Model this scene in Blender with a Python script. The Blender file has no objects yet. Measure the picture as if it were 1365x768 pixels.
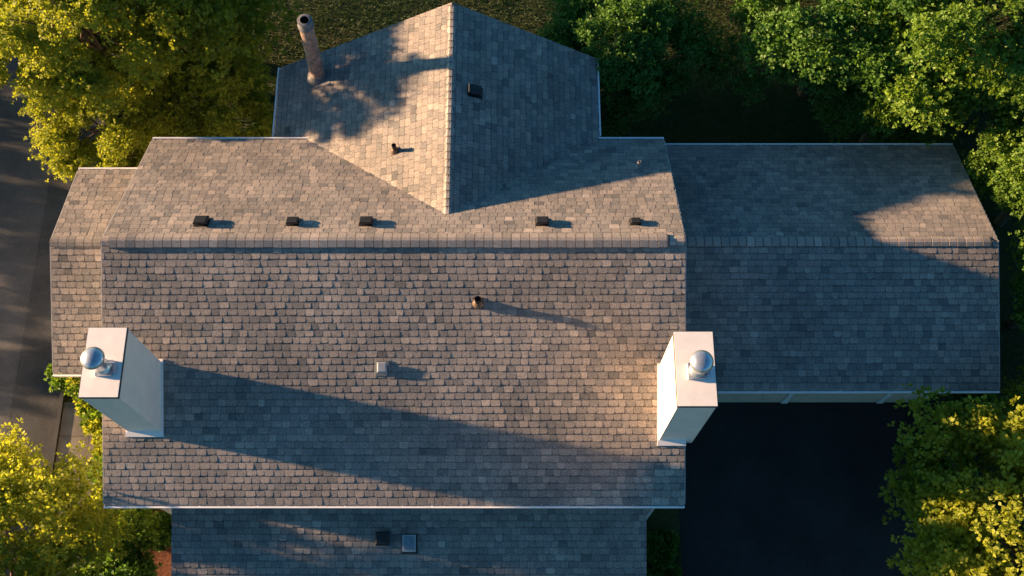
import bpy, bmesh, math, random
import numpy as np
from mathutils import Vector, Matrix

random.seed(7)
scene = bpy.context.scene
COL = scene.collection
H = 33.8
THETA = math.radians(20.9)

# ------------------------------------------------------------------ helpers
def link(o, parent=None):
    COL.objects.link(o)
    if parent is not None:
        o.parent = parent
    return o

def empty(name, loc=(0, 0, 0), label=None, category=None, group=None):
    o = bpy.data.objects.new(name, None)
    o.location = loc
    COL.objects.link(o)
    if label: o["label"] = label
    if category: o["category"] = category
    if group: o["group"] = group
    return o

class MB:
    """little mesh builder"""
    def __init__(self):
        self.v = []; self.f = []; self.m = []
    def quad(self, pts, mi=0):
        n = len(self.v)
        self.v += [tuple(p) for p in pts]
        self.f.append(tuple(range(n, n + len(pts)))); self.m.append(mi)
    def box(self, x0, x1, y0, y1, z0, z1, mi=0):
        n = len(self.v)
        self.v += [(x0,y0,z0),(x1,y0,z0),(x1,y1,z0),(x0,y1,z0),(x0,y0,z1),(x1,y0,z1),(x1,y1,z1),(x0,y1,z1)]
        for q in [(0,3,2,1),(4,5,6,7),(0,1,5,4),(1,2,6,5),(2,3,7,6),(3,0,4,7)]:
            self.f.append(tuple(n + i for i in q)); self.m.append(mi)
    def obox(self, o, a, b, c, mi=0):
        """box from corner o with edge vectors a,b,c"""
        o=Vector(o);a=Vector(a);b=Vector(b);c=Vector(c)
        n=len(self.v)
        for p in (o,o+a,o+a+b,o+b,o+c,o+a+c,o+a+b+c,o+b+c): self.v.append(tuple(p))
        for q in [(0,3,2,1),(4,5,6,7),(0,1,5,4),(1,2,6,5),(2,3,7,6),(3,0,4,7)]:
            self.f.append(tuple(n + i for i in q)); self.m.append(mi)
    def tube(self, p0, p1, r0, r1, seg=16, mi=0, caps=True):
        p0=Vector(p0);p1=Vector(p1);ax=(p1-p0).normalized()
        t=Vector((1,0,0)) if abs(ax.x)<.9 else Vector((0,1,0))
        e1=ax.cross(t).normalized();e2=ax.cross(e1)
        n=len(self.v)
        for p,r in((p0,r0),(p1,r1)):
            for i in range(seg):
                a=2*math.pi*i/seg
                self.v.append(tuple(p+e1*math.cos(a)*r+e2*math.sin(a)*r))
        for i in range(seg):
            j=(i+1)%seg
            self.f.append((n+i,n+j,n+seg+j,n+seg+i));self.m.append(mi)
        if caps:
            self.f.append(tuple(n+i for i in range(seg))[::-1]);self.m.append(mi)
            self.f.append(tuple(n+seg+i for i in range(seg)));self.m.append(mi)
    def lathe(self, c, prof, seg=24, mi=0):
        """prof list of (r,z) relative to c"""
        n=len(self.v)
        for r,z in prof:
            for i in range(seg):
                a=2*math.pi*i/seg
                self.v.append((c[0]+r*math.cos(a),c[1]+r*math.sin(a),c[2]+z))
        for k in range(len(prof)-1):
            for i in range(seg):
                j=(i+1)%seg
                self.f.append((n+k*seg+i,n+k*seg+j,n+(k+1)*seg+j,n+(k+1)*seg+i));self.m.append(mi)
    def build(self, name, mats, parent=None, smooth=False, bevel=0):
        me = bpy.data.meshes.new(name)
        me.from_pydata(self.v, [], self.f)
        for m in mats: me.materials.append(m)
        me.polygons.foreach_set("material_index", self.m)
        if smooth: me.polygons.foreach_set("use_smooth", [True]*len(self.f))
        me.update()
        bm=bmesh.new(); bm.from_mesh(me); bmesh.ops.recalc_face_normals(bm, faces=bm.faces)
        bm.to_mesh(me); bm.free()
        o = bpy.data.objects.new(name, me)
        link(o, parent)
        if bevel:
            b=o.modifiers.new("bevel",'BEVEL'); b.width=bevel; b.segments=2; b.limit_method='ANGLE'
        return o

# ------------------------------------------------------------------ materials
def newmat(name):
    m = bpy.data.materials.new(name); m.use_nodes = True
    nt = m.node_tree
    return m, nt, nt.nodes, nt.links, nt.nodes["Principled BSDF"]

def simple(name, col, rough=.6, metal=0, var=.12, scale=6, bump=0.0, bscale=60, spec=.4):
    m, nt, N, L, P = newmat(name)
    tc = N.new("ShaderNodeTexCoord")
    no = N.new("ShaderNodeTexNoise"); no.inputs["Scale"].default_value = scale; no.inputs["Detail"].default_value = 6
    L.new(tc.outputs["Object"], no.inputs["Vector"])
    r = N.new("ShaderNodeValToRGB")
    r.color_ramp.elements[0].position=.3; r.color_ramp.elements[1].position=.7
    r.color_ramp.elements[0].color = tuple(c*(1-var) for c in col)+(1,)
    r.color_ramp.elements[1].color = tuple(min(1,c*(1+var)) for c in col)+(1,)
    L.new(no.outputs["Fac"], r.inputs["Fac"]); L.new(r.outputs["Color"], P.inputs["Base Color"])
    P.inputs["Roughness"].default_value = rough; P.inputs["Metallic"].default_value = metal
    P.inputs["Specular IOR Level"].default_value = spec
    if bump:
        n2 = N.new("ShaderNodeTexNoise"); n2.inputs["Scale"].default_value = bscale; n2.inputs["Detail"].default_value = 4
        L.new(tc.outputs["Object"], n2.inputs["Vector"])
        b = N.new("ShaderNodeBump"); b.inputs["Strength"].default_value = bump; b.inputs["Distance"].default_value=.02
        L.new(n2.outputs["Fac"], b.inputs["Height"]); L.new(b.outputs["Normal"], P.inputs["Normal"])
    return m

def shingle_mat():
    m, nt, N, L, P = newmat("asphalt_shingle")
    tc = N.new("ShaderNodeTexCoord")
    at = N.new("ShaderNodeAttribute"); at.attribute_name = "tone"
    r = N.new("ShaderNodeValToRGB"); cr = r.color_ramp
    cr.elements[0].position=0; cr.elements[0].color=(.11,.108,.105,1)
    cr.elements[1].position=1; cr.elements[1].color=(.45,.385,.33,1)
    for p,c in ((.25,(.185,.177,.167,1)),(.5,(.265,.238,.214,1)),(.75,(.35,.30,.258,1))):
        e=cr.elements.new(p); e.color=c
    L.new(at.outputs["Fac"], r.inputs["Fac"])
    g = N.new("ShaderNodeTexNoise"); g.inputs["Scale"].default_value=28; g.inputs["Detail"].default_value=6; g.inputs["Roughness"].default_value=.72
    L.new(tc.outputs["Object"], g.inputs["Vector"])
    gr = N.new("ShaderNodeMapRange"); gr.inputs[1].default_value=.3; gr.inputs[2].default_value=.7
    gr.inputs[3].default_value=.52; gr.inputs[4].default_value=1.48
    L.new(g.outputs["Fac"], gr.inputs[0])
    s = N.new("ShaderNodeTexNoise"); s.inputs["Scale"].default_value=.55; s.inputs["Detail"].default_value=8
    L.new(tc.outputs["Object"], s.inputs["Vector"])
    sr = N.new("ShaderNodeMapRange"); sr.inputs[1].default_value=.3; sr.inputs[2].default_value=.7
    sr.inputs[3].default_value=.82; sr.inputs[4].default_value=1.18
    L.new(s.outputs["Fac"], sr.inputs[0])
    mu = N.new("ShaderNodeMath"); mu.operation='MULTIPLY'
    L.new(gr.outputs[0], mu.inputs[0]); L.new(sr.outputs[0], mu.inputs[1])
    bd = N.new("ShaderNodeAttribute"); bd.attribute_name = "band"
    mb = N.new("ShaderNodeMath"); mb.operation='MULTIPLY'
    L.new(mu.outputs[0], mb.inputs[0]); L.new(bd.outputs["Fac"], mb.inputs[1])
    vm = N.new("ShaderNodeVectorMath"); vm.operation='SCALE'
    L.new(r.outputs["Color"], vm.inputs[0]); L.new(mb.outputs[0], vm.inputs["Scale"])
    L.new(vm.outputs[0], P.inputs["Base Color"])
    P.inputs["Roughness"].default_value=.9; P.inputs["Specular IOR Level"].default_value=.2
    b = N.new("ShaderNodeBump"); b.inputs["Strength"].default_value=.5; b.inputs["Distance"].default_value=.008
    L.new(g.outputs["Fac"], b.inputs["Height"]); L.new(b.outputs["Normal"], P.inputs["Normal"])
    return m

def leaf_mat(name, dark, light, trans=.35):
    m, nt, N, L, P = newmat(name)
    at = N.new("ShaderNodeAttribute"); at.attribute_name = "tone"
    r = N.new("ShaderNodeValToRGB")
    r.color_ramp.elements[0].color=dark+(1,); r.color_ramp.elements[1].color=light+(1,)
    L.new(at.outputs["Fac"], r.inputs["Fac"]); L.new(r.outputs["Color"], P.inputs["Base Color"])
    P.inputs["Roughness"].default_value=.55; P.inputs["Specular IOR Level"].default_value=.3
    tr = N.new("ShaderNodeBsdfTranslucent")
    vm = N.new("ShaderNodeVectorMath"); vm.operation='MULTIPLY'; vm.inputs[1].default_value=(1.35,1.3,.6)
    L.new(r.outputs["Color"], vm.inputs[0]); L.new(vm.outputs[0], tr.inputs["Color"])
    mx = N.new("ShaderNodeMixShader"); mx.inputs[0].default_value=trans
    L.new(P.outputs[0], mx.inputs[1]); L.new(tr.outputs[0], mx.inputs[2])
    L.new(mx.outputs[0], N["Material Output"].inputs["Surface"])
    return m

def brick_flue_mat():
    m, nt, N, L, P = newmat("round_brick_flue")
    tc = N.new("ShaderNodeTexCoord")
    sx = N.new("ShaderNodeSeparateXYZ"); L.new(tc.outputs["Object"], sx.inputs[0])
    at = N.new("ShaderNodeMath"); at.operation='ARCTAN2'
    L.new(sx.outputs[1], at.inputs[0]); L.new(sx.outputs[0], at.inputs[1])
    mu = N.new("ShaderNodeMath"); mu.operation='MULTIPLY'; mu.inputs[1].default_value=.215; L.new(at.outputs[0], mu.inputs[0])
    cb = N.new("ShaderNodeCombineXYZ"); L.new(mu.outputs[0], cb.inputs[0]); L.new(sx.outputs[2], cb.inputs[1])
    br = N.new("ShaderNodeTexBrick"); L.new(cb.outputs[0], br.inputs["Vector"])
    br.inputs["Scale"].default_value=1; br.inputs["Brick Width"].default_value=.2; br.inputs["Row Height"].default_value=.13
    br.inputs["Mortar Size"].default_value=.02
    br.inputs["Color1"].default_value=(.46,.24,.15,1); br.inputs["Color2"].default_value=(.24,.14,.10,1); br.inputs["Mortar"].default_value=(.30,.28,.25,1)
    no = N.new("ShaderNodeTexNoise"); no.inputs["Scale"].default_value=5; no.inputs["Detail"].default_value=6; L.new(tc.outputs["Object"], no.inputs["Vector"])
    mr = N.new("ShaderNodeMapRange"); mr.inputs[1].default_value=.3; mr.inputs[2].default_value=.7; mr.inputs[3].default_value=.55; mr.inputs[4].default_value=1.4
    L.new(no.outputs["Fac"], mr.inputs[0])
    vm = N.new("ShaderNodeVectorMath"); vm.operation='SCALE'; L.new(br.outputs["Color"], vm.inputs[0]); L.new(mr.outputs[0], vm.inputs["Scale"])
    L.new(vm.outputs[0], P.inputs["Base Color"]); P.inputs["Roughness"].default_value=.85
    return m

M_SH = shingle_mat()
M_WHITE = simple("white_paint", (.86,.85,.83), .5, var=.05, scale=3, bump=.08)
M_CHIM = simple("chimney_siding_paint", (.90,.80,.69), .55, var=.05, scale=2.5, bump=.1, bscale=25)
M_CAP = simple("painted_cap_metal", (.86,.82,.78), .5, var=.05, scale=4)
M_STEEL = simple("galvanised_steel", (.60,.63,.67), .34, metal=.8, var=.12, scale=14)
M_GALV = simple("flashing_metal", (.36,.36,.36), .5, metal=.4, var=.25, scale=12)
M_DFLASH = simple("dark_flashing", (.16,.16,.165), .6, var=.25, scale=12)
M_BROWN = simple("brown_vent_metal", (.14,.10,.075), .5, metal=.3, var=.3, scale=12)
M_BLACK = simple("black_vent_plastic", (.018,.018,.02), .5, var=.3, scale=8)
M_WALL = simple("house_siding", (.62,.60,.57), .7, var=.07, scale=3)
M_DOOR = simple("garage_door_paint", (.70,.59,.47), .6, var=.08, scale=3)
M_GLASS = simple("window_glass", (.03,.035,.04), .08, spec=.8)
M_CONC = simple("concrete_paving", (.21,.185,.16), .85, var=.3, scale=2.2, bump=.3)
M_BARK = simple("bark", (.09,.065,.045), .9, var=.3, scale=10, bump=.6, bscale=20)
M_RUST = brick_flue_mat()
M_MULCH = simple("mulch", (.16,.06,.03), .95, var=.5, scale=14, bump=.8, bscale=50)
M_EDGE = simple("dark_cap_edge", (.05,.05,.055), .5)

def asphalt(name, c, patch=.35, sc=.5):
    m, nt, N, L, P = newmat(name)
    tc=N.new("ShaderNodeTexCoord")
    a=N.new("ShaderNodeTexNoise");a.inputs["Scale"].default_value=sc;a.inputs["Detail"].default_value=8;a.inputs["Roughness"].default_value=.6
    b=N.new("ShaderNodeTexNoise");b.inputs["Scale"].default_value=40;b.inputs["Detail"].default_value=3
    for n in(a,b): L.new(tc.outputs["Object"],n.inputs["Vector"])
    mr=N.new("ShaderNodeMapRange");mr.inputs[1].default_value=.3;mr.inputs[2].default_value=.7;mr.inputs[3].default_value=1-patch;mr.inputs[4].default_value=1+patch
    mr2=N.new("ShaderNodeMapRange");mr2.inputs[1].default_value=.3;mr2.inputs[2].default_value=.7;mr2.inputs[3].default_value=.6;mr2.inputs[4].default_value=1.45
    L.new(a.outputs["Fac"],mr.inputs[0]);L.new(b.outputs["Fac"],mr2.inputs[0])
    mm=N.new("ShaderNodeMath");mm.operation='MULTIPLY';L.new(mr.outputs[0],mm.inputs[0]);L.new(mr2.outputs[0],mm.inputs[1])
    vm=N.new("ShaderNodeVectorMath");vm.operation='SCALE';vm.inputs[0].default_value=c;L.new(mm.outputs[0],vm.inputs["Scale"])
    L.new(vm.outputs[0],P.inputs["Base Color"]);P.inputs["Roughness"].default_value=.85
    P.inputs["Specular IOR Level"].default_value=.3
    bp=N.new("ShaderNodeBump");bp.inputs["Strength"].default_value=.4;bp.inputs["Distance"].default_value=.01
    L.new(b.outputs["Fac"],bp.inputs["Height"]);L.new(bp.outputs["Normal"],P.inputs["Normal"])
    return m
M_ROAD = asphalt("road_asphalt",(.09,.09,.092),.35)
M_SHOULDER = asphalt("dark_asphalt",(.065,.067,.07),.4)
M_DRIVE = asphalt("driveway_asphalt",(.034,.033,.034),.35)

def grass_mat():
    m, nt, N, L, P = newmat("lawn")
    tc=N.new("ShaderNodeTexCoord")
    a=N.new("ShaderNodeTexNoise");a.inputs["Scale"].default_value=.3;a.inputs["Detail"].default_value=8;a.inputs["Roughness"].default_value=.65
    b=N.new("ShaderNodeTexNoise");b.inputs["Scale"].default_value=9;b.inputs["Detail"].default_value=6;b.inputs["Roughness"].default_value=.75
    for n in(a,b): L.new(tc.outputs["Object"],n.inputs["Vector"])
    r=N.new("ShaderNodeValToRGB");r.color_ramp.elements[0].position=.4;r.color_ramp.elements[1].position=.75
    r.color_ramp.elements[0].color=(.035,.06,.014,1);r.color_ramp.elements[1].color=(.12,.085,.03,1)
    L.new(a.outputs["Fac"],r.inputs["Fac"])
    mr=N.new("ShaderNodeMapRange");mr.inputs[1].default_value=.3;mr.inputs[2].default_value=.7;mr.inputs[3].default_value=.55;mr.inputs[4].default_value=1.4
    L.new(b.outputs["Fac"],mr.inputs[0])
    vm=N.new("ShaderNodeVectorMath");vm.operation='SCALE';L.new(r.outputs["Color"],vm.inputs[0]);L.new(mr.outputs[0],vm.inputs["Scale"])
    L.new(vm.outputs[0],P.inputs["Base Color"]);P.inputs["Roughness"].default_value=.95
    bp=N.new("ShaderNodeBump");bp.inputs["Strength"].default_value=.6;bp.inputs["Distance"].default_value=.04
    L.new(b.outputs["Fac"],bp.inputs["Height"]);L.new(bp.outputs["Normal"],P.inputs["Normal"])
    return m
M_GRASS = grass_mat()

# ------------------------------------------------------------------ house
HX0, HX1 = -10.53, 4.45
ZR, YR = H-25.62, 11.11          # main ridge
ZF, YF = H-28.19, 4.81           # front eave
ZB, YB = H-28.18, 15.38          # back eave
house = empty("house", (0,0,0), "two-storey house with brown-grey shingle gable roofs and white chimneys", "house")

def slope(name, parent, O, U, V, Lu, Lv, e=.180, clip=None, seed=0, tabw=.235):
    """shingle slope: O eave corner, U along eave, V up the slope (units)."""
    rnd = random.Random(seed)
    O=Vector(O);U=Vector(U).normalized();V=Vector(V).normalized();Nn=U.cross(V).normalized()
    if Nn.z<0: Nn=-Nn
    verts=[];faces=[];tone=[];band=[]
    nrow=int(math.ceil(Lv/e))
    off=0
    for j in range(nrow+1):
        v0=j*e-.03 if j==0 else j*e
        v1=min(j*e+e+.012, Lv)
        if v0>=Lv: break
        off=(j%2)*tabw*.5+rnd.uniform(-.05,.05)
        u=-tabw+off
        rowtone=rnd.gauss(0,.02)
        rowj=rnd.uniform(-.003,.003)
        while u<Lu:
            w=tabw*rnd.uniform(.78,1.22)
            a=max(0,u+.0035);b=min(Lu,u+w-.0035);u+=w
            if b-a<.02: continue
            hi=rnd.random()<.5
            t=(.019 if hi else .0145)+rnd.uniform(-.002,.002)
            jit=rnd.uniform(-.011,.011)+rowj
            top=.005
            vb=v0+jit
            c=.028
            vm=vb+(v1-vb)*.80
            tm=t+(top-t)*.80
            n=len(verts)
            for (uu,vv,hh) in ((a,vb+c,t),(a+c,vb,t),(b-c,vb,t),(b,vb+c,t),(b,vm,tm),(a,vm,tm),(b,v1,top),(a,v1,top),
                               (a,vb+c,-.002),(a+c,vb,-.002),(b-c,vb,-.002),(b,vb+c,-.002),(b,v1,-.002),(a,v1,-.002)):
                verts.append((uu,vv,hh))
            T=min(1,max(0,.5+rnd.gauss(0,.135)+rowtone+(.03 if hi else -.03)))
            fs=[(0,1,2,3,4,5),(5,4,6,7),(8,9,1,0),(9,10,2,1),(10,11,3,2),(11,12,6,4,3),(13,8,0,5,7)]
            for k,f in enumerate(fs):
                faces.append(tuple(n+i for i in f)); tone.append(T)
                band.append([1.0,.66,.7,.65,.7,.9,.95][k])  # shadow line below the next course painted into the tab; butt faces darker too
    n=len(verts)
    for hh in (-.004,-.13):
        for (uu,vv) in ((0,0),(Lu,0),(Lu,Lv),(0,Lv)): verts.append((uu,vv,hh))
    dk=len(faces)
    for f in ((0,1,2,3),(7,6,5,4),(0,4,5,1),(1,5,6,2),(2,6,7,3),(3,7,4,0)):
        faces.append(tuple(n+i for i in f)); tone.append(.4); band.append(.6)
    mats=[0]*dk+[0]+[1]*5
    me=bpy.data.meshes.new(name)
    me.from_pydata(verts,[],faces)
    me.materials.append(M_SH);me.materials.append(M_WHITE)
    me.polygons.foreach_set("material_index",mats)
    at=me.attributes.new("tone",'FLOAT','FACE');at.data.foreach_set("value",tone)
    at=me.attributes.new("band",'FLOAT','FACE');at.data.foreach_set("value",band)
    if clip:
        bm=bmesh.new();bm.from_mesh(me)
        for (p,nrm) in clip:
            r=bmesh.ops.bisect_plane(bm,geom=bm.verts[:]+bm.edges[:]+bm.faces[:],plane_co=(p[0],p[1],0),plane_no=(nrm[0],nrm[1],0),clear_outer=True)
        bm.to_mesh(me);bm.free()
    Mx=Matrix((( U.x,V.x,Nn.x,O.x),(U.y,V.y,Nn.y,O.y),(U.z,V.z,Nn.z,O.z),(0,0,0,1)))
    me.transform(Mx);me.update()
    o=bpy.data.objects.new(name,me);link(o,parent)
    return o

def join(objs, name):
    bm=bmesh.new()
    for o in objs:
        bm.from_mesh(o.data)
    me=objs[0].data
    bm.to_mesh(me);bm.free()
    for o in objs[1:]:
        bpy.data.objects.remove(o)
    objs[0].name=name
    return objs[0]

def rect_slope(x0,x1,ye,ze,yr,zr,seed,**k):
    Vv=Vector((0,yr-ye,zr-ze))
    return slope("s",house,(x0,ye,ze),(1,0,0),Vv,x1-x0,Vv.length,seed=seed,**k)

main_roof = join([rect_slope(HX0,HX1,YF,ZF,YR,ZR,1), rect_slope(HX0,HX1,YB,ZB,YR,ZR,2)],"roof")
main_roof["label"]="large main gable roof in weathered brown shingles"
LX0=-12.66
LR=(11.84,6.4); LF=(8.53,4.95); LB=(14.5,5.4)
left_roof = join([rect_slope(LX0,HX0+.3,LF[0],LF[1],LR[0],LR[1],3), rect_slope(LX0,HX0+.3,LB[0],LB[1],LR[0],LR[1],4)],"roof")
left_roof["label"]="small lower gable roof over the side wing"
GX0,GX1=HX1-.3,13.58
GR=(12.06,5.9); GF=(8.18,4.5); GB=(16.0,4.1)
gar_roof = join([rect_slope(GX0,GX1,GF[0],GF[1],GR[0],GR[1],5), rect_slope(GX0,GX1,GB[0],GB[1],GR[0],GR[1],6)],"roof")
gar_roof["label"]="garage gable roof in shaded grey shingles"
WX=-1.72; WZ=H-26.2; WS=.47
WXL,WXR=-7.06,2.5
Y0,YA,YC=12.1,18.77,18.2
def wing(xe,seed,ystart):
    run=abs(xe-WX); ze=WZ-WS*run
    Vv=Vector((WX-xe,0,WZ-ze)); Lv=Vv.length
    return slope("s",house,(xe,ystart,ze),(0,1,0),Vv,YA-ystart,Lv,seed=seed,
        clip=[((YC-ystart,0),(Vector((Lv,-(YA-YC))).normalized()))])
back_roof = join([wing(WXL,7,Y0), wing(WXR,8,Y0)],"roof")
back_roof["label"]="cross gable roof with tree shadows on one slope"
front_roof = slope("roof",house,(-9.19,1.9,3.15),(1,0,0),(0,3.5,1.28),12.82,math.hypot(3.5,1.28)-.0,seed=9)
front_roof["label"]="lower shaded shingle roof along the front"

def ridge_cap(parent,p0,p1,s1,s2,w,h,piece=.235,seed=0):
    rnd=random.Random(seed)
    p0=Vector(p0);p1=Vector(p1);ax=(p1-p0);Ln=ax.length;ax.normalize()
    s1=Vector(s1).normalized();s2=Vector(s2).normalized();up=Vector((0,0,1))
    V=[];F=[];T=[];B=[]
    n=int(Ln/piece)
    for i in range(n):
        a=p0+ax*(i*piece-.003);b=p0+ax*((i+1)*piece+.003);md=p0+ax*((i+.86)*piece)
        l0=h+.009+rnd.uniform(0,.002);l1=h+rnd.uniform(0,.002)
        ww=w+rnd.uniform(-.006,.006)
        k=len(V)
        for q,l in((a,l0),(md,l1+.001),(b,l1)):
            V+= [tuple(q+s1*ww+up*-.02),tuple(q+s1*ww+up*l*1.1),tuple(q+s1*.05+up*(l+.014)),tuple(q+s2*.05+up*(l+.014)),tuple(q+s2*ww+up*l*1.1),tuple(q+s2*ww+up*-.02)]
        t=min(1,max(0,.60+rnd.gauss(0,.12)))
        for m_ in (0,1):
            for j in range(5):
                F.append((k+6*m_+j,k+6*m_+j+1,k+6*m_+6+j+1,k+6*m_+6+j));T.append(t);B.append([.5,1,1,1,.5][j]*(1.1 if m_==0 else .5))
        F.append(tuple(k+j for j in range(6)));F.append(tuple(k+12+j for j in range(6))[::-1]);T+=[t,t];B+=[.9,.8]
    me=bpy.data.meshes.new("ridge_cap");me.from_pydata(V,[],F);me.materials.append(M_SH)
    me.attributes.new("tone",'FLOAT','FACE').data.foreach_set("value",T)
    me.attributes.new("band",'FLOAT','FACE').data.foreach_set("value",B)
    bm=bmesh.new();bm.from_mesh(me);bmesh.ops.recalc_face_normals(bm,faces=bm.faces);bm.to_mesh(me);bm.free()
    o=bpy.data.objects.new("ridge_cap",me);link(o,parent);return o
fs=(0,YF-YR,ZF-ZR);bs=(0,YB-YR,ZB-ZR)
ridge_cap(main_roof,(-10.34,YR,ZR),(4.06,YR,ZR),fs,bs,.225,.065,seed=1)
ridge_cap(main_roof,(HX0,YR,ZR),(-10.33,YR,ZR),fs,bs,.16,.015,piece=.19,seed=2)
ridge_cap(main_roof,(4.05,YR,ZR),(HX1,YR,ZR),fs,bs,.16,.015,piece=.195,seed=2)
ridge_cap(left_roof,(LX0,LR[0],LR[1]),(HX0,LR[0],LR[1]),(0,LF[0]-LR[0],LF[1]-LR[1]),(0,LB[0]-LR[0],LB[1]-LR[1]),.16,.035,seed=3)
ridge_cap(gar_roof,(HX1,GR[0],GR[1]),(GX1,GR[0],GR[1]),(0,GF[0]-GR[0],GF[1]-GR[1]),(0,GB[0]-GR[0],GB[1]-GR[1]),.16,.03,seed=4)
ridge_cap(back_roof,(WX,Y0,WZ),(WX,YA,WZ),(-1,0,-WS),(1,0,-WS),.12,.006,seed=5)

def gutter(parent,p0,p1,out,hang=True):
    p0=Vector(p0);p1=Vector(p1);out=Vector(out).normalized();ax=(p1-p0)
    mb=MB();u=Vector((0,0,1))
    o=p0-u*.14
    mb.obox(o,ax,out*.085,u*.012)
    mb.obox(o+out*.085,ax,out*.015,u*.125)
    mb.obox(o+out*.072+u*.125,ax,out*.042,u*.014)
    mb.obox(o-out*.001,ax.normalized()*.012,out*.085,u*.12)
    mb.obox(o+ax-ax.normalized()*.012,ax.normalized()*.012,out*.085,u*.12)
    if hang:
        n=int(ax.length/.75);d=ax.normalized()
        for i in range(n+1):
            q=o+d*(.2+i*.75)
            if (q-o).length>ax.length-.05: break
            mb.obox(q+u*.112,d*.03,out*.085,u*.01)
    return mb.build("gutter",[M_WHITE],parent)
def fascia(parent,p0,p1,out):
    p0=Vector(p0);p1=Vector(p1);out=Vector(out).normalized();u=Vector((0,0,1))
    mb=MB();mb.obox(p0-u*.2-out*.05,p1-p0,out*.03,u*.16)
    return mb.build("fascia_board",[M_WHITE],parent)
gutter(main_roof,(HX0,YF,ZF),(HX1,YF,ZF),(0,-1,0))
gutter(main_roof,(HX0,YB,ZB),(HX1,YB,ZB),(0,1,0))
gutter(left_roof,(LX0,LF[0],LF[1]),(HX0,LF[0],LF[1]),(0,-1,0))
gutter(left_roof,(LX0,LB[0],LB[1]),(HX0,LB[0],LB[1]),(0,1,0))
gutter(gar_roof,(HX1,GF[0],GF[1]),(GX1,GF[0],GF[1]),(0,-1,0))
gutter(gar_roof,(HX1,GB[0],GB[1]),(GX1,GB[0],GB[1]),(0,1,0))
zl=WZ-WS*(WX-WXL);zr_=WZ-WS*(WXR-WX)
gutter(back_roof,(WXL,15.0,zl),(WXL,YC,zl),(-1,0,0))
gutter(back_roof,(WXR,15.55,zr_),(WXR,YC,zr_),(1,0,0))
for y,z,o in((YF,ZF,-1),(YB,ZB,1)): fascia(main_roof,(HX0+.02,y,z),(HX1-.02,y,z),(0,o,0))
M_RAKE=simple("rake_trim_paint",(.42,.41,.40),.6)
def rake(parent,p0,p1,out):
    p0=Vector(p0);p1=Vector(p1);out=Vector(out)
    mb=MB();mb.obox(p0-Vector((0,0,.17)),p1-p0,out*.022,(0,0,.174))
    return mb.build("rake_trim",[M_RAKE],parent)
for x,o in((HX0,-1),(HX1,1)):
    rake(main_roof,(x,YF,ZF),(x,YR,ZR),(o,0,0)); rake(main_roof,(x,YB,ZB),(x,YR,ZR),(o,0,0))
rake(left_roof,(LX0,LF[0],LF[1]),(LX0,LR[0],LR[1]),(-1,0,0)); rake(left_roof,(LX0,LB[0],LB[1]),(LX0,LR[0],LR[1]),(-1,0,0))
rake(gar_roof,(GX1,GF[0],GF[1]),(GX1,GR[0],GR[1]),(1,0,0)); rake(gar_roof,(GX1,GB[0],GB[1]),(GX1,GR[0],GR[1]),(1,0,0))

# walls -----------------------------------------------------------------
def gable_wall(x0,x1,yf,yb,zf,zb,yr,zr,name="wall"):
    mb=MB()
    a=[(x0,yf,0),(x0,yb,0),(x0,yb,zb),(x0,yr,zr),(x0,yf,zf)]
    b=[(x1,)+p[1:] for p in a]
    mb.quad(a);mb.quad(b)
    for i in range(5):
        j=(i+1)%5
        mb.quad([a[i],a[j],b[j],b[i]])
    return mb.build(name,[M_WALL],house)
def zmain(y): return ZR-(YR-y)*(ZR-ZF)/(YR-YF) if y<YR else ZR-(y-YR)*(ZR-ZB)/(YB-YR)
GOH=.86
gable_wall(HX0+.35,HX1-.35,YF+.45,YB-.45,zmain(YF+.45)-.16,zmain(YB-.45)-.16,YR,ZR-.18)
gable_wall(LX0+.3,HX0+.34,LF[0]+.4,LB[0]-.4,LF[1]+.02,LB[1]-.02,LR[0],LR[1]-.17)
gable_wall(HX1-.34,GX1-.35,GF[0]+GOH,GB[0]-.5,GF[1]+.12,GB[1]+.07,GR[0],GR[1]-.18)
mb=MB()
zi=lambda x: WZ-WS*abs(x-WX)-.17
a=[(WXL+.45,YB-.5,0),(WXR-.45,YB-.5,0),(WXR-.45,YB-.5,zi(WXR-.45)),(WX,YB-.5,WZ-.17),(WXL+.45,YB-.5,zi(WXL+.45))]
b=[(p[0],17.8,p[2]) for p in a]
mb.quad(a);mb.quad(b)
for i in range(5):
    j=(i+1)%5;mb.quad([a[i],a[j],b[j],b[i]])
mb.build("wall",[M_WALL],house)
mb=MB();mb.box(-8.85,3.3,2.3,YF+.44,0,3.12);mb.build("wall",[M_WALL],house)
def window(x,y,z,w,h,nx,ny):
    n=Vector((nx,ny,0));t=Vector((-ny,nx,0));c=Vector((x,y,z));u=Vector((0,0,1))
    e=MB();o=c-t*w/2-u*h/2
    e.obox(o-n*.01,t*.07,n*.05,u*h);e.obox(o+t*(w-.07)-n*.01,t*.07,n*.05,u*h)
    e.obox(o+t*.07-n*.01,t*(w-.14),n*.05,u*.07);e.obox(o+t*.07+u*(h-.07)-n*.01,t*(w-.14),n*.05,u*.07)
    e.obox(o+t*.07+u*(h/2-.025)-n*.008,t*(w-.14),n*.04,u*.05)
    f=e.build("window_frame",[M_WHITE])
    g=MB();g.obox(o+t*.07+u*.07,t*(w-.14),n*.012,u*(h-.14))
    gl=g.build("window",[M_GLASS],house);f.parent=gl
for x in (-9.3,-6.4,-2.8,.8,3.4): 
    window(x,YF+.45,4.75,1.0,1.15,0,-1)
for y in (6.4,13.2): window(HX1-.35,y,4.6 if y>10 else 3.8,.95,1.2,1,0)
for x in (-7,-4,-1,1.8): window(x,2.3,1.6,1.1,1.3,0,-1)
window(LX0+.3,11.8,2,1.0,1.3,-1,0);window(LX0+.3,9.9,2,1.0,1.3,-1,0)
window(HX0+.35,6.3,3.0,1.0,1.3,-1,0)
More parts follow.
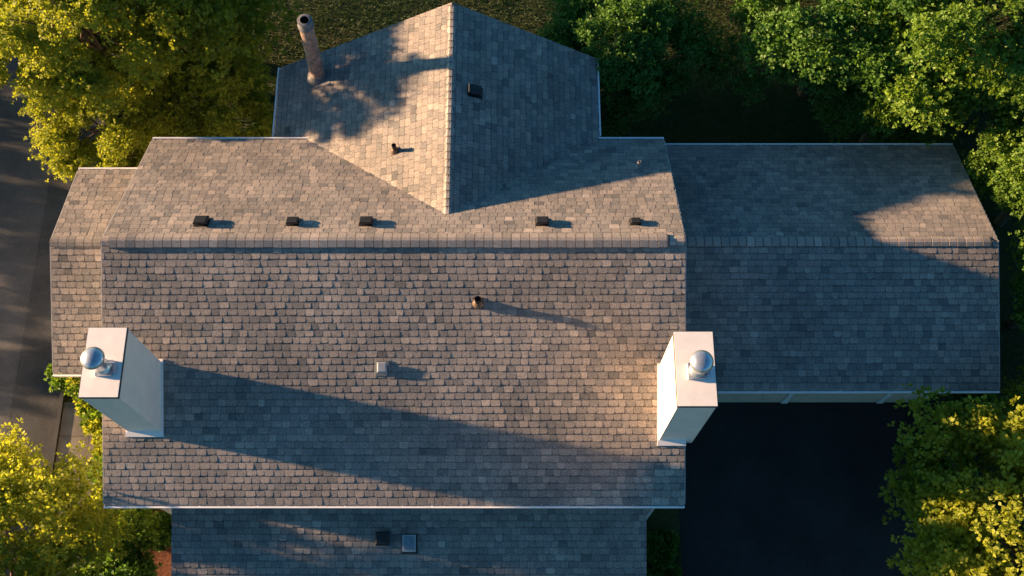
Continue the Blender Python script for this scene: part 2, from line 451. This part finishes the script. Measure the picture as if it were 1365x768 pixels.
window(-4.5,17.8,2.6,1.2,1.3,0,1);window(.3,17.8,2.6,1.2,1.3,0,1)
yw=GF[0]+GOH
def garage_door(x0,x1):
    mb=MB();n=5;h=2.5/n
    for i in range(n):
        mb.box(x0,x1,yw-.05,yw+.0,i*h+.012,(i+1)*h-.006)
        k=4;pw=(x1-x0)/k
        for j in range(k): mb.box(x0+j*pw+.08,x0+(j+1)*pw-.08,yw-.065,yw-.05,i*h+.09,(i+1)*h-.09)
    return mb.build("garage_door",[M_DOOR],house)
for a_,b_ in((5.4,8.58),(8.82,11.63)): garage_door(a_,b_)
garage_door(11.87,12.9)
for x in (5.28,8.7,11.75,13.02):
    mb=MB();mb.box(x-.08,x+.08,yw-.075,yw-.002,0,2.6);mb.box(x-.1,x+.1,yw-.09,yw-.002,0,.2);mb.build("door_trim",[M_WHITE],house)
mb=MB();mb.box(4.15,13.15,yw-.1,yw-.003,2.62,3.0);mb.build("door_header",[M_WHITE],house)
mb=MB();mb.tube((HX1-.15,YF-.05,5.5),(HX1-.42,YF+.38,5.1),.04,.04,8);mb.tube((HX1-.42,YF+.38,5.1),(HX1-.42,YF+.38,.1),.04,.04,8);mb.build("downspout",[M_WHITE],house)

# chimneys ---------------------------------------------------------------
def chimney(x0,x1,y0,y1,ztop,label,fx,sgn,fdy):
    mb=MB()
    zb0=zmain(y0)-.3
    lap=.13;z=zb0
    while z<ztop-.001:
        z2=min(z+lap,ztop)
        n=len(mb.v);o=.008
        for (zz,s) in((z,o),(z2,0)):
            mb.v+=[(x0-s,y0-s,zz),(x1+s,y0-s,zz),(x1+s,y1+s,zz),(x0-s,y1+s,zz)]
        for i in range(4):
            j=(i+1)%4;mb.f.append((n+i,n+j,n+4+j,n+4+i));mb.m.append(0)
        mb.f.append((n,n+1,n+2,n+3));mb.m.append(0)
        z=z2
    for cx in(x0-.014,x1-.056):
        for cy in(y0-.014,y1-.056):
            mb.box(cx,cx+.07,cy,cy+.07,zb0,ztop)
    ch=mb.build("chimney",[M_CHIM],house);ch["label"]=label
    mb=MB();e=.022;c=((x0+x1)/2,(y0+y1)/2+fdy)
    mb.box(x0-e-.018,x1+e+.018,y0-e-.018,y1+e+.018,ztop-.06,ztop-.004,1)
    mb.box(x0-e,x1+e,y0-e,y1+e,ztop-.003,ztop+.02,0)
    mb.build("chimney_cap",[M_CAP,M_EDGE],ch)
    mb=MB()
    def pt(x,y,h): return (x,y,zmain(y)+h)
    ex=.06
    for (xa,xb,ya,yb) in((x0-ex,x1+ex,y0-.15,y0),(x0-ex,x1+ex,y1,y1+.08),(x0-ex,x0,y0,y1),(x1,x1+ex,y0,y1)):
        xb2=min(xb,HX1+.03)
        if xb2<=xa: continue
        A=[pt(xa,ya,.045),pt(xb2,ya,.045),pt(xb2,yb,.045),pt(xa,yb,.045)]
        mb.quad(A);B=[(p[0],p[1],p[2]-.03) for p in A]
        for i in range(4):
            j=(i+1)%4;mb.quad([A[i],A[j],B[j],B[i]])
    mb.build("flashing",[M_CAP],ch)
    mb=MB();fc=(fx,c[1],ztop+.02);z0=fc[2]
    mb.box(fx-.19,fx+.19,fc[1]-.19,fc[1]+.19,z0-.01,z0+.08)
    mb.lathe((fx,fc[1],z0),[(.17,.08),(.145,.12),(.14,.62)],24)
    mb.lathe((fx,fc[1],z0),[(.14,.2),(.19,.19),(.142,.26)],24)
    mb.lathe((fx,fc[1],z0),[(.14,.62),(.20,.63),(.20,.80),(.205,.81)],24)
    prof=[(.262,.78),(.27,.80)]
    for i in range(1,9):
        a=math.pi/2*i/8;prof.append((.27*math.cos(a)+.0001,.80+.17*math.sin(a)))
    mb.lathe((fx,fc[1],z0),prof,28)
    mb.lathe((fx,fc[1],z0),[(.262,.78),(.001,.78)],24)
    bx=fx+sgn*.26
    mb.box(bx-.035,bx+.035,fc[1]-.12,fc[1]+.14,z0-.01,z0+.14)
    mb.tube((bx,fc[1]+.1,z0+.14),(fx,fc[1],z0+.5),.012,.012,6)
    f=mb.build("flue",[M_STEEL],ch,smooth=True)
    em=f.modifiers.new("split","EDGE_SPLIT");em.split_angle=math.radians(35)
    return ch
chimney(-9.88,-9.03,6.55,8.18,9.7,"white sided chimney with flat metal cap and domed steel flue",-9.38,1,-.16)
chimney(3.80,4.66,6.34,8.08,9.7,"white sided chimney glowing in low sun with domed flue",4.24,1,-.08)

cx,cy=-5.80,17.5;cz=WZ-WS*(WX-cx)
mb=MB()
mb.lathe((0,0,0),[(.235,-.3),(.232,.25),(.22,.27),(.215,1.0),(.225,1.02),(.225,1.08),(.21,1.1),(.205,1.9),(.218,1.92),(.218,1.98),(.20,2.0),(.198,2.62)],28,0)
mb.lathe((0,0,0),[(.20,2.58),(.225,2.60),(.225,2.68),(.19,2.70),(.19,2.84),(.21,2.85),(.21,2.89),(.13,2.905),(.12,2.90)],28,1)
mb.lathe((0,0,0),[(.121,2.905),(.12,2.5),(.001,2.5)],28,2)
ch=mb.build("chimney",[M_RUST,M_DFLASH,M_BLACK],house)
ch.location=(cx,cy,cz);ch.rotation_euler=(0,math.radians(2.2),0)
ch["label"]="tall slender round brick chimney with dark metal collar"
mb=MB()
def wpt(x,y,h): return Vector((x,y,WZ-WS*abs(x-WX)+h))
A=[wpt(cx-.36,cy-.4,.035),wpt(cx+.4,cy-.4,.035),wpt(cx+.4,cy+.36,.035),wpt(cx-.36,cy+.36,.035)]
mb.quad(A);B=[p-Vector((0,0,.03)) for p in A]
for i in range(4):
    j=(i+1)%4;mb.quad([A[i],A[j],B[j],B[i]])
mb.lathe((cx,cy,cz),[(.34,-.02),(.25,.2),(.235,.22)],24)
mb.build("flashing",[M_DFLASH],back_roof)

def box_vent(parent,x,y,zf,gx,gy,w=.36,d=.30,h=.16,mat=M_BLACK,name="roof_vent",lab=None,flange=.1,top=None,tp=.84,fmat=None,bev=.008):
    def pt(dx,dy,hh): return Vector((x+dx,y+dy,zf+gx*dx+gy*dy+hh))
    mb=MB()
    def slab(hw,hd,h0,h1,mi,tp=1.0):
        A=[pt(-hw,-hd,h0),pt(hw,-hd,h0),pt(hw,hd,h0),pt(-hw,hd,h0)]
        B=[pt(-hw*tp,-hd*tp,h1),pt(hw*tp,-hd*tp,h1),pt(hw*tp,hd*tp,h1),pt(-hw*tp,hd*tp,h1)]
        mb.quad(A,mi);mb.quad(B,mi)
        for i in range(4):
            j=(i+1)%4;mb.quad([A[i],A[j],B[j],B[i]],mi)
    slab(w/2+flange,d/2+flange,.016,.036,1)
    slab(w/2-.04,d/2-.04,.036,h*.55,0)
    slab(w/2,d/2,h*.5,h*.85,0)
    slab(w/2 if tp<1 else w/2-.045,d/2 if tp<1 else d/2-.045,h*.85+.001,h*(1 if tp<1 else .9),2,tp)
    o=mb.build(name,[mat,fmat or M_BLACK,top or mat],parent)
    bm=bmesh.new();bm.from_mesh(o.data);bmesh.ops.remove_doubles(bm,verts=bm.verts,dist=.0005)
    bmesh.ops.recalc_face_normals(bm,faces=bm.faces);bm.to_mesh(o.data);bm.free()
    b=o.modifiers.new("bevel",'BEVEL'); b.width=bev; b.segments=3; b.limit_method='ANGLE'
    if lab:o["label"]=lab
    return o
gb=(ZB-ZR)/(YB-YR);gf=(ZR-ZF)/(YR-YF)
for i,x in enumerate((-8.12,-5.74,-3.82,.79,3.23)):
    sc=[1,.85,.92,.9,.72][i]
    box_vent(main_roof,x,11.78,zmain(11.78),0,gb,.36*sc,.30*sc,.22*sc,flange=.02)
box_vent(back_roof,-1.03,16.0,WZ-WS*(.69),-WS,0,.36,.30,.2,flange=.03)
M_LITE=simple("pale_vent_metal",(.40,.41,.42),.45,metal=.2)
M_GREY=simple("grey_vent_paint",(.17,.18,.19),.5)
box_vent(main_roof,-3.34,8.04,zmain(8.04),0,gf,.26,.27,.12,mat=M_GREY,name="metal_roof_vent",flange=.05,top=M_LITE,tp=.7,fmat=M_GREY)
gl=1.28/3.5
zl_=lambda y:3.15+(y-1.9)*gl
box_vent(front_roof,-3.47,4.12,zl_(4.12),0,gl,.38,.34,.28,flange=.04,fmat=M_GREY,bev=.03)
M_SKY=simple("skylight_glass",(.16,.22,.27),.2,spec=.8,var=.1)
box_vent(front_roof,-2.76,4.0,zl_(4.0),0,gl,.36,.42,.28,mat=M_LITE,name="metal_roof_vent",flange=.03,top=M_SKY,tp=1,bev=.02)

def pipe_vent(parent,x,y,zf,gx,gy,r=.05,h=.4,mat=M_GALV,base=M_CAP,fl=.16):
    def pt(dx,dy,hh): return Vector((x+dx,y+dy,zf+gx*dx+gy*dy+hh))
    mb=MB()
    A=[pt(-fl,-fl,.03),pt(fl,-fl,.03),pt(fl,fl,.03),pt(-fl,fl,.03)]
    B=[pt(-fl,-fl,.008),pt(fl,-fl,.008),pt(fl,fl,.008),pt(-fl,fl,.008)]
    mb.quad(A,1)
    for i in range(4):
        j=(i+1)%4;mb.quad([A[i],A[j],B[j],B[i]],1)
    mb.lathe((x,y,zf),[(r+.07,.01),(r+.02,.12),(r+.001,.14)],16,1)
    mb.lathe((x,y,zf),[(r,-.05),(r,h),(r-.012,h),(r-.012,h-.15),(.001,h-.15)],16,0)
    mb.lathe((x,y,zf),[(r+.012,h-.07),(r+.012,h-.03)],16,0)
    return mb.build("vent_pipe",[mat,base],parent)
pipe_vent(back_roof,-3.26,14.36,WZ-WS*abs(-3.26-WX),WS,0,.06,.36,M_BLACK,M_BROWN,.12)
pipe_vent(main_roof,3.55,14.1,zmain(14.1),0,gb,.045,.38,M_GALV,M_GALV,.10)
pipe_vent(main_roof,-.87,9.6,zmain(9.6),0,gf,.085,.32,M_BLACK,M_BROWN,.13)
# ------------------------------------------------------------------ ground
def sheet(name,x0,x1,y0,y1,z,mat,h=None):
    mb=MB()
    if h: mb.box(x0,x1,y0,y1,z-h,z)
    else: mb.quad([(x0,y0,z),(x1,y0,z),(x1,y1,z),(x0,y1,z)])
    o=mb.build(name,[mat]);o["kind"]="structure"
    return o
sheet("ground",-300,300,-300,300,0,M_GRASS)
sheet("road",-23,-14.45,-120,120,.004,M_ROAD)
sheet("road_shoulder",-16.0,-14.45,-120,120,.008,M_SHOULDER)
sheet("kerb",-14.45,-14.33,-120,120,.12,M_SHOULDER,.2)
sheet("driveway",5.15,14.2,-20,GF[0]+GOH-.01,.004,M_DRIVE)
mb=MB()
for i in range(5):
    for j in range(2):
        mb.box(-14.3+j*.95,-13.362+j*.95,3.4+i*1.12,4.508+i*1.12,-.05,.05+random.uniform(-.003,.003))
o=mb.build("path",[M_CONC]);o["kind"]="structure"
sheet("flower_bed",-11.9,-8.9,2.2,5.1,.008,M_MULCH)

# ------------------------------------------------------------------ vegetation
M_GOLD=leaf_mat("golden_green_leaves",(.17,.23,.022),(.48,.50,.06),.52)
M_GREEN=leaf_mat("green_leaves",(.04,.12,.022),(.16,.30,.045),.38)
M_MIX=leaf_mat("mixed_green_leaves",(.06,.145,.02),(.24,.36,.042),.40)

def crown_mesh(seed,R,flat,nclump,ntuft,nleaf,leaf,mat,zlow=-.45,clumpr=(.15,.27)):
    rg=np.random.default_rng(seed)
    az=rg.uniform(0,2*np.pi,nclump);uz=rg.uniform(zlow,1,nclump)
    lob=1+.16*np.sin(3*az+rg.uniform(0,6))+.10*np.sin(5*az+rg.uniform(0,6))
    rad=R*(.45+.5*rg.random(nclump)**.6)*lob
    cxy=np.sqrt(np.maximum(0,1-uz**2))
    C=np.stack([rad*cxy*np.cos(az),rad*cxy*np.sin(az),rad*uz*flat],1)
    rc=R*rg.uniform(clumpr[0],clumpr[1],nclump)
    ctone=rg.normal(0,.10,nclump)
    n=nclump*ntuft
    ci=np.repeat(np.arange(nclump),ntuft)
    d=rg.normal(size=(n,3));d/=np.linalg.norm(d,axis=1)[:,None]
    d[:,2]=np.where(d[:,2]<-.2,-d[:,2],d[:,2])
    outw=C[ci]/(np.linalg.norm(C[ci],axis=1)[:,None]+1e-6)
    rr=rc[ci]*(rg.random(n)**.45)*(1+.45*rg.random(n)*(rg.random(n)<.25))
    T=C[ci]+(d*np.array([1,1,.7])+outw*.25)*rr[:,None]
    td=d+outw*.6+np.array([0,0,.15]);td/=np.linalg.norm(td,axis=1)[:,None]
    ttone=rg.normal(0,.08,n)+ctone[ci]
    m=n*nleaf
    ti=np.repeat(np.arange(n),nleaf)
    ld=rg.normal(size=(m,3));ld/=np.linalg.norm(ld,axis=1)[:,None]
    ax=ld*.85+td[ti]*.55;ax/=np.linalg.norm(ax,axis=1)[:,None]
    base=T[ti]+ld*leaf*.35
    up=td[ti]*.9+rg.normal(size=(m,3))*.45+np.array([0,0,.35])
    side=np.cross(ax,up);side/=np.linalg.norm(side,axis=1)[:,None]+1e-6
    L=leaf*rg.uniform(.7,1.3,m)[:,None];W=L*.36
    nrm=np.cross(side,ax)
    mid=base+ax*L*.5
    V=np.empty((m,4,3))
    V[:,0]=base;V[:,1]=mid+side*W+nrm*L*.08;V[:,2]=base+ax*L-nrm*L*.06;V[:,3]=mid-side*W+nrm*L*.08
    tone=np.clip(.42+ttone[ti]+rg.normal(0,.13,m),0,1)
    me=bpy.data.meshes.new("crown")
    me.vertices.add(m*4);me.vertices.foreach_set("co",V.reshape(-1).astype(np.float32))
    me.loops.add(m*4);me.loops.foreach_set("vertex_index",np.arange(m*4,dtype=np.int32))
    me.polygons.add(m);me.polygons.foreach_set("loop_start",np.arange(0,m*4,4,dtype=np.int32))
    me.update(calc_edges=True)
    me.attributes.new("tone",'FLOAT','FACE').data.foreach_set("value",tone.astype(np.float32))
    me.materials.append(mat)
    return me,C
def trunk_mesh(seed,C,zc,R):
    rnd=random.Random(seed);mb=MB()
    pts=[Vector((0,0,-.1))];r=[.055*R+.06]
    top=zc*1.0
    for i in range(1,5):
        pts.append(Vector((rnd.uniform(-.12,.12)*i*.5,rnd.uniform(-.12,.12)*i*.5,top*i/4)));r.append(r[0]*(1-.17*i))
    for i in range(4): mb.tube(pts[i],pts[i+1],r[i],r[i+1],10,caps=False)
    idx=list(range(len(C)));rnd.shuffle(idx)
    for k in idx[:26]:
        c=Vector(C[k])+Vector((0,0,zc));s=pts[rnd.choice((2,3,4))]
        mid=s.lerp(c,.5)+Vector((0,0,-.05*R))
        mb.tube(s,mid,.05+.008*R,.035,6,caps=False);mb.tube(mid,c,.035,.012,6,caps=False)
    me=bpy.data.meshes.new("trunk");me.from_pydata(mb.v,[],mb.f);me.materials.append(M_BARK);me.update()
    return me
LIB={}
def variant(key,seed,mat,nclump=115,ntuft=95,nleaf=8,leaf=.135,R=4.0,flat=.8,zc=5.0):
    cm,C=crown_mesh(seed,R,flat,nclump,ntuft,nleaf,leaf,mat)
    tm=trunk_mesh(seed,C,zc,R);LIB[key]=(cm,tm,R,zc)
variant("gold",11,M_GOLD)
variant("gold2",12,M_GOLD,nclump=105)
variant("green",13,M_GREEN)
variant("green2",14,M_MIX,nclump=105)
def tree(key,x,y,R,zc,rot,label,group=None,cat="tree"):
    cm,tm,R0,z0=LIB[key];s=R/R0
    e=empty("tree",(x,y,0),label,cat,group)
    t=bpy.data.objects.new("trunk",tm);link(t,e);t.scale=(s,s,zc/z0);t.rotation_euler=(0,0,rot)
    c=bpy.data.objects.new("crown",cm);link(c,e);c.location=(0,0,zc);c.scale=(s,s,s);c.rotation_euler=(0,0,rot)
G="broadleaf trees around the house"
tree("gold",-11.4,21.8,4.0,4.6,.4,"large golden-green leafy tree beside the street",G)
tree("gold2",-12.8,18.9,2.6,6.5,3.1,"tall golden-green tree shading the cross gable",G)
tree("gold2",-16.6,21.6,3.4,4.4,1.2,"golden-green leafy tree overhanging the street",G)
tree("gold2",-13.1,17.6,2.2,2.7,4.4,"low golden-green tree between street and side wing",G)
tree("gold",-10.0,18.4,2.2,2.4,2.4,"low golden-green tree behind the main roof",G)
tree("gold2",-14.4,3.7,3.1,3.6,2.2,"golden-green tree in full low sun by the path",G)
tree("green",3.5,19.6,2.6,4.0,.3,"leafy green tree behind the cross gable",G)
tree("green",10.4,20.4,3.3,4.9,1.9,"dark green tree behind the garage",G)
tree("green2",14.1,19.3,3.5,5.6,2.9,"tall green tree with sunlit top behind garage",G)
tree("green",12.3,18.4,2.0,3.4,4.0,"small dark green tree close behind the garage",G)
tree("green2",16.6,15.3,2.6,4.9,5.0,"dark green tree beside the garage end",G)
tree("green2",16.4,11.6,2.2,5.0,.9,"green tree beside the garage gable",G)
tree("green",17.6,8.8,2.4,4.0,2.0,"green tree by the driveway edge",G)
tree("gold",13.9,3.6,3.8,4.6,5.1,"leafy tree over the driveway with golden sunlit side",G)
tree("gold2",15.9,6.4,2.2,3.8,3.9,"leafy green tree beside the driveway",G)
tree("green2",18.5,18.6,3.2,5.6,1.0,"tall green tree at the wood edge",G)
tree("green",9.5,26,3.4,5.0,.7,"dark green tree at the wood edge",G)
tree("green2",15.0,25.0,3.6,5.0,2.7,"tall green tree at the wood edge",G)

def shrub(x,y,r,mat,seed,label,h=.8,data=None):
    if data is None: cm,C=crown_mesh(seed,r,h,28,42,7,.12,mat,zlow=-.2,clumpr=(.22,.4))
    else: cm=data
    e=empty("shrub",(x,y,0),label,"shrub","garden shrubs")
    c=bpy.data.objects.new("foliage",cm);link(c,e);c.location=(0,0,r*.55)
    mb=MB()
    for i in range(7):
        a=i*.9;mb.tube((0,0,-.05),(math.cos(a)*r*.5,math.sin(a)*r*.5,r*.8),.03,.01,6)
    mb.build("stem",[M_BARK],e)
    return c
for i,(x,y,r,m) in enumerate([(-13.6,9.9,.85,M_MIX),(-12.9,9.4,.85,M_GOLD),(-12.4,8.6,.85,M_MIX),(-12.2,7.7,.85,M_GOLD),(-11.9,6.8,.85,M_MIX),(-11.8,5.8,.85,M_GOLD),
    (-11.6,4.7,.8,M_MIX),(-11.5,3.3,.9,M_GREEN),(-10.5,4.9,.4,M_GREEN),(-12.6,2.8,1.0,M_MIX),
    (4.5,4.4,.45,M_GREEN),(4.6,3.4,.4,M_GREEN),(4.5,2.4,.5,M_GREEN),(14.4,8.5,.8,M_GREEN),(13.6,6.9,.6,M_MIX),
    (-13.6,15.2,.7,M_MIX),(-12.6,15.8,.9,M_MIX),(-11.0,16.6,.8,M_GREEN),(-8.9,17.0,.9,M_MIX),(-8.2,18.2,.8,M_GREEN)]):
    shrub(x,y,r,m,100+i,"rounded leafy green shrub growing beside the house")
first=shrub(-24.3,-3,1.5,M_MIX,300,"unseen rounded bush added beyond the street to shade it")  # bushes out of view, added to keep low sun off the road
for k,(y,r) in enumerate([(.2,0),(3.1,0),(6.4,0),(11.4,0),(14.1,0),(17.2,0),(20.2,0),(23.2,0)]):
    o=shrub(-24.3+.3*math.sin(k*2),y,1.5,M_MIX,0,"unseen rounded bush added beyond the street to shade it",data=first.data)
    o.rotation_euler=(0,0,k*1.3)

def grass(x0,x1,y0,y1,n,seed):
    rg=np.random.default_rng(seed)
    p=np.stack([rg.uniform(x0,x1,n),rg.uniform(y0,y1,n),np.zeros(n)],1)
    a=rg.uniform(0,2*np.pi,n);w=.012;h=rg.uniform(.04,.11,n)
    s=np.stack([np.cos(a)*w,np.sin(a)*w,np.zeros(n)],1)
    l=np.stack([rg.normal(0,.06,n),rg.normal(0,.06,n),h],1)
    V=np.stack([p-s,p+s,p+l],1).reshape(-1,3)
    return V,rg.uniform(0,.5,n)
parts=[grass(-14.2,20,15.9,27,170000,1),grass(4.2,5.1,-1,4.6,6000,2),grass(-12.0,-11.0,2,10,4000,3),grass(14.3,20,2,16,20000,4)]
V=np.concatenate([p[0] for p in parts]);T=np.concatenate([p[1] for p in parts]);m=len(T)
me=bpy.data.meshes.new("grass");me.vertices.add(m*3);me.vertices.foreach_set("co",V.reshape(-1).astype(np.float32))
me.loops.add(m*3);me.loops.foreach_set("vertex_index",np.arange(m*3,dtype=np.int32))
me.polygons.add(m);me.polygons.foreach_set("loop_start",np.arange(0,m*3,3,dtype=np.int32));me.update(calc_edges=True)
M_BLADE=leaf_mat("grass_blades",(.028,.065,.012),(.07,.12,.02),.2)
me.attributes.new("tone",'FLOAT','FACE').data.foreach_set("value",T.astype(np.float32));me.materials.append(M_BLADE)
g=bpy.data.objects.new("grass",me);link(g);g["kind"]="stuff";g["label"]="short lawn grass around the house and trees";g["category"]="grass"

# ------------------------------------------------------------------ light, sky, camera
EL=math.radians(9.9);AL=math.radians(10.5)
sd=bpy.data.lights.new("sun",'SUN');sd.energy=19.5;sd.angle=math.radians(1.1);sd.color=(1.0,.64,.36)
so=bpy.data.objects.new("sun",sd);link(so)
trav=Vector((math.cos(AL)*math.cos(EL),-math.sin(AL)*math.cos(EL),-math.sin(EL)))
so.rotation_euler=trav.to_track_quat('-Z','Y').to_euler();so.location=(-30,5,20)
w=bpy.data.worlds.new("World");scene.world=w;w.use_nodes=True
nt=w.node_tree;bg=nt.nodes["Background"];sk=nt.nodes.new("ShaderNodeTexSky");sk.sky_type='NISHITA';sk.sun_disc=False
sk.sun_elevation=EL;sk.sun_rotation=math.radians(360-79.5)
tint=nt.nodes.new("ShaderNodeVectorMath");tint.operation='MULTIPLY';tint.inputs[1].default_value=(.36,.86,1.28)
nt.links.new(sk.outputs[0],tint.inputs[0]);nt.links.new(tint.outputs[0],bg.inputs[0]);bg.inputs[1].default_value=.145
cd=bpy.data.cameras.new("camera");cd.lens=36*1449/1365;cd.sensor_width=36;cd.clip_end=2000
co=bpy.data.objects.new("camera",cd);link(co);co.location=(0,0,H);co.rotation_euler=(THETA,0,0)
scene.camera=co
scene.view_settings.view_transform='Standard';scene.view_settings.look='None';scene.view_settings.exposure=0
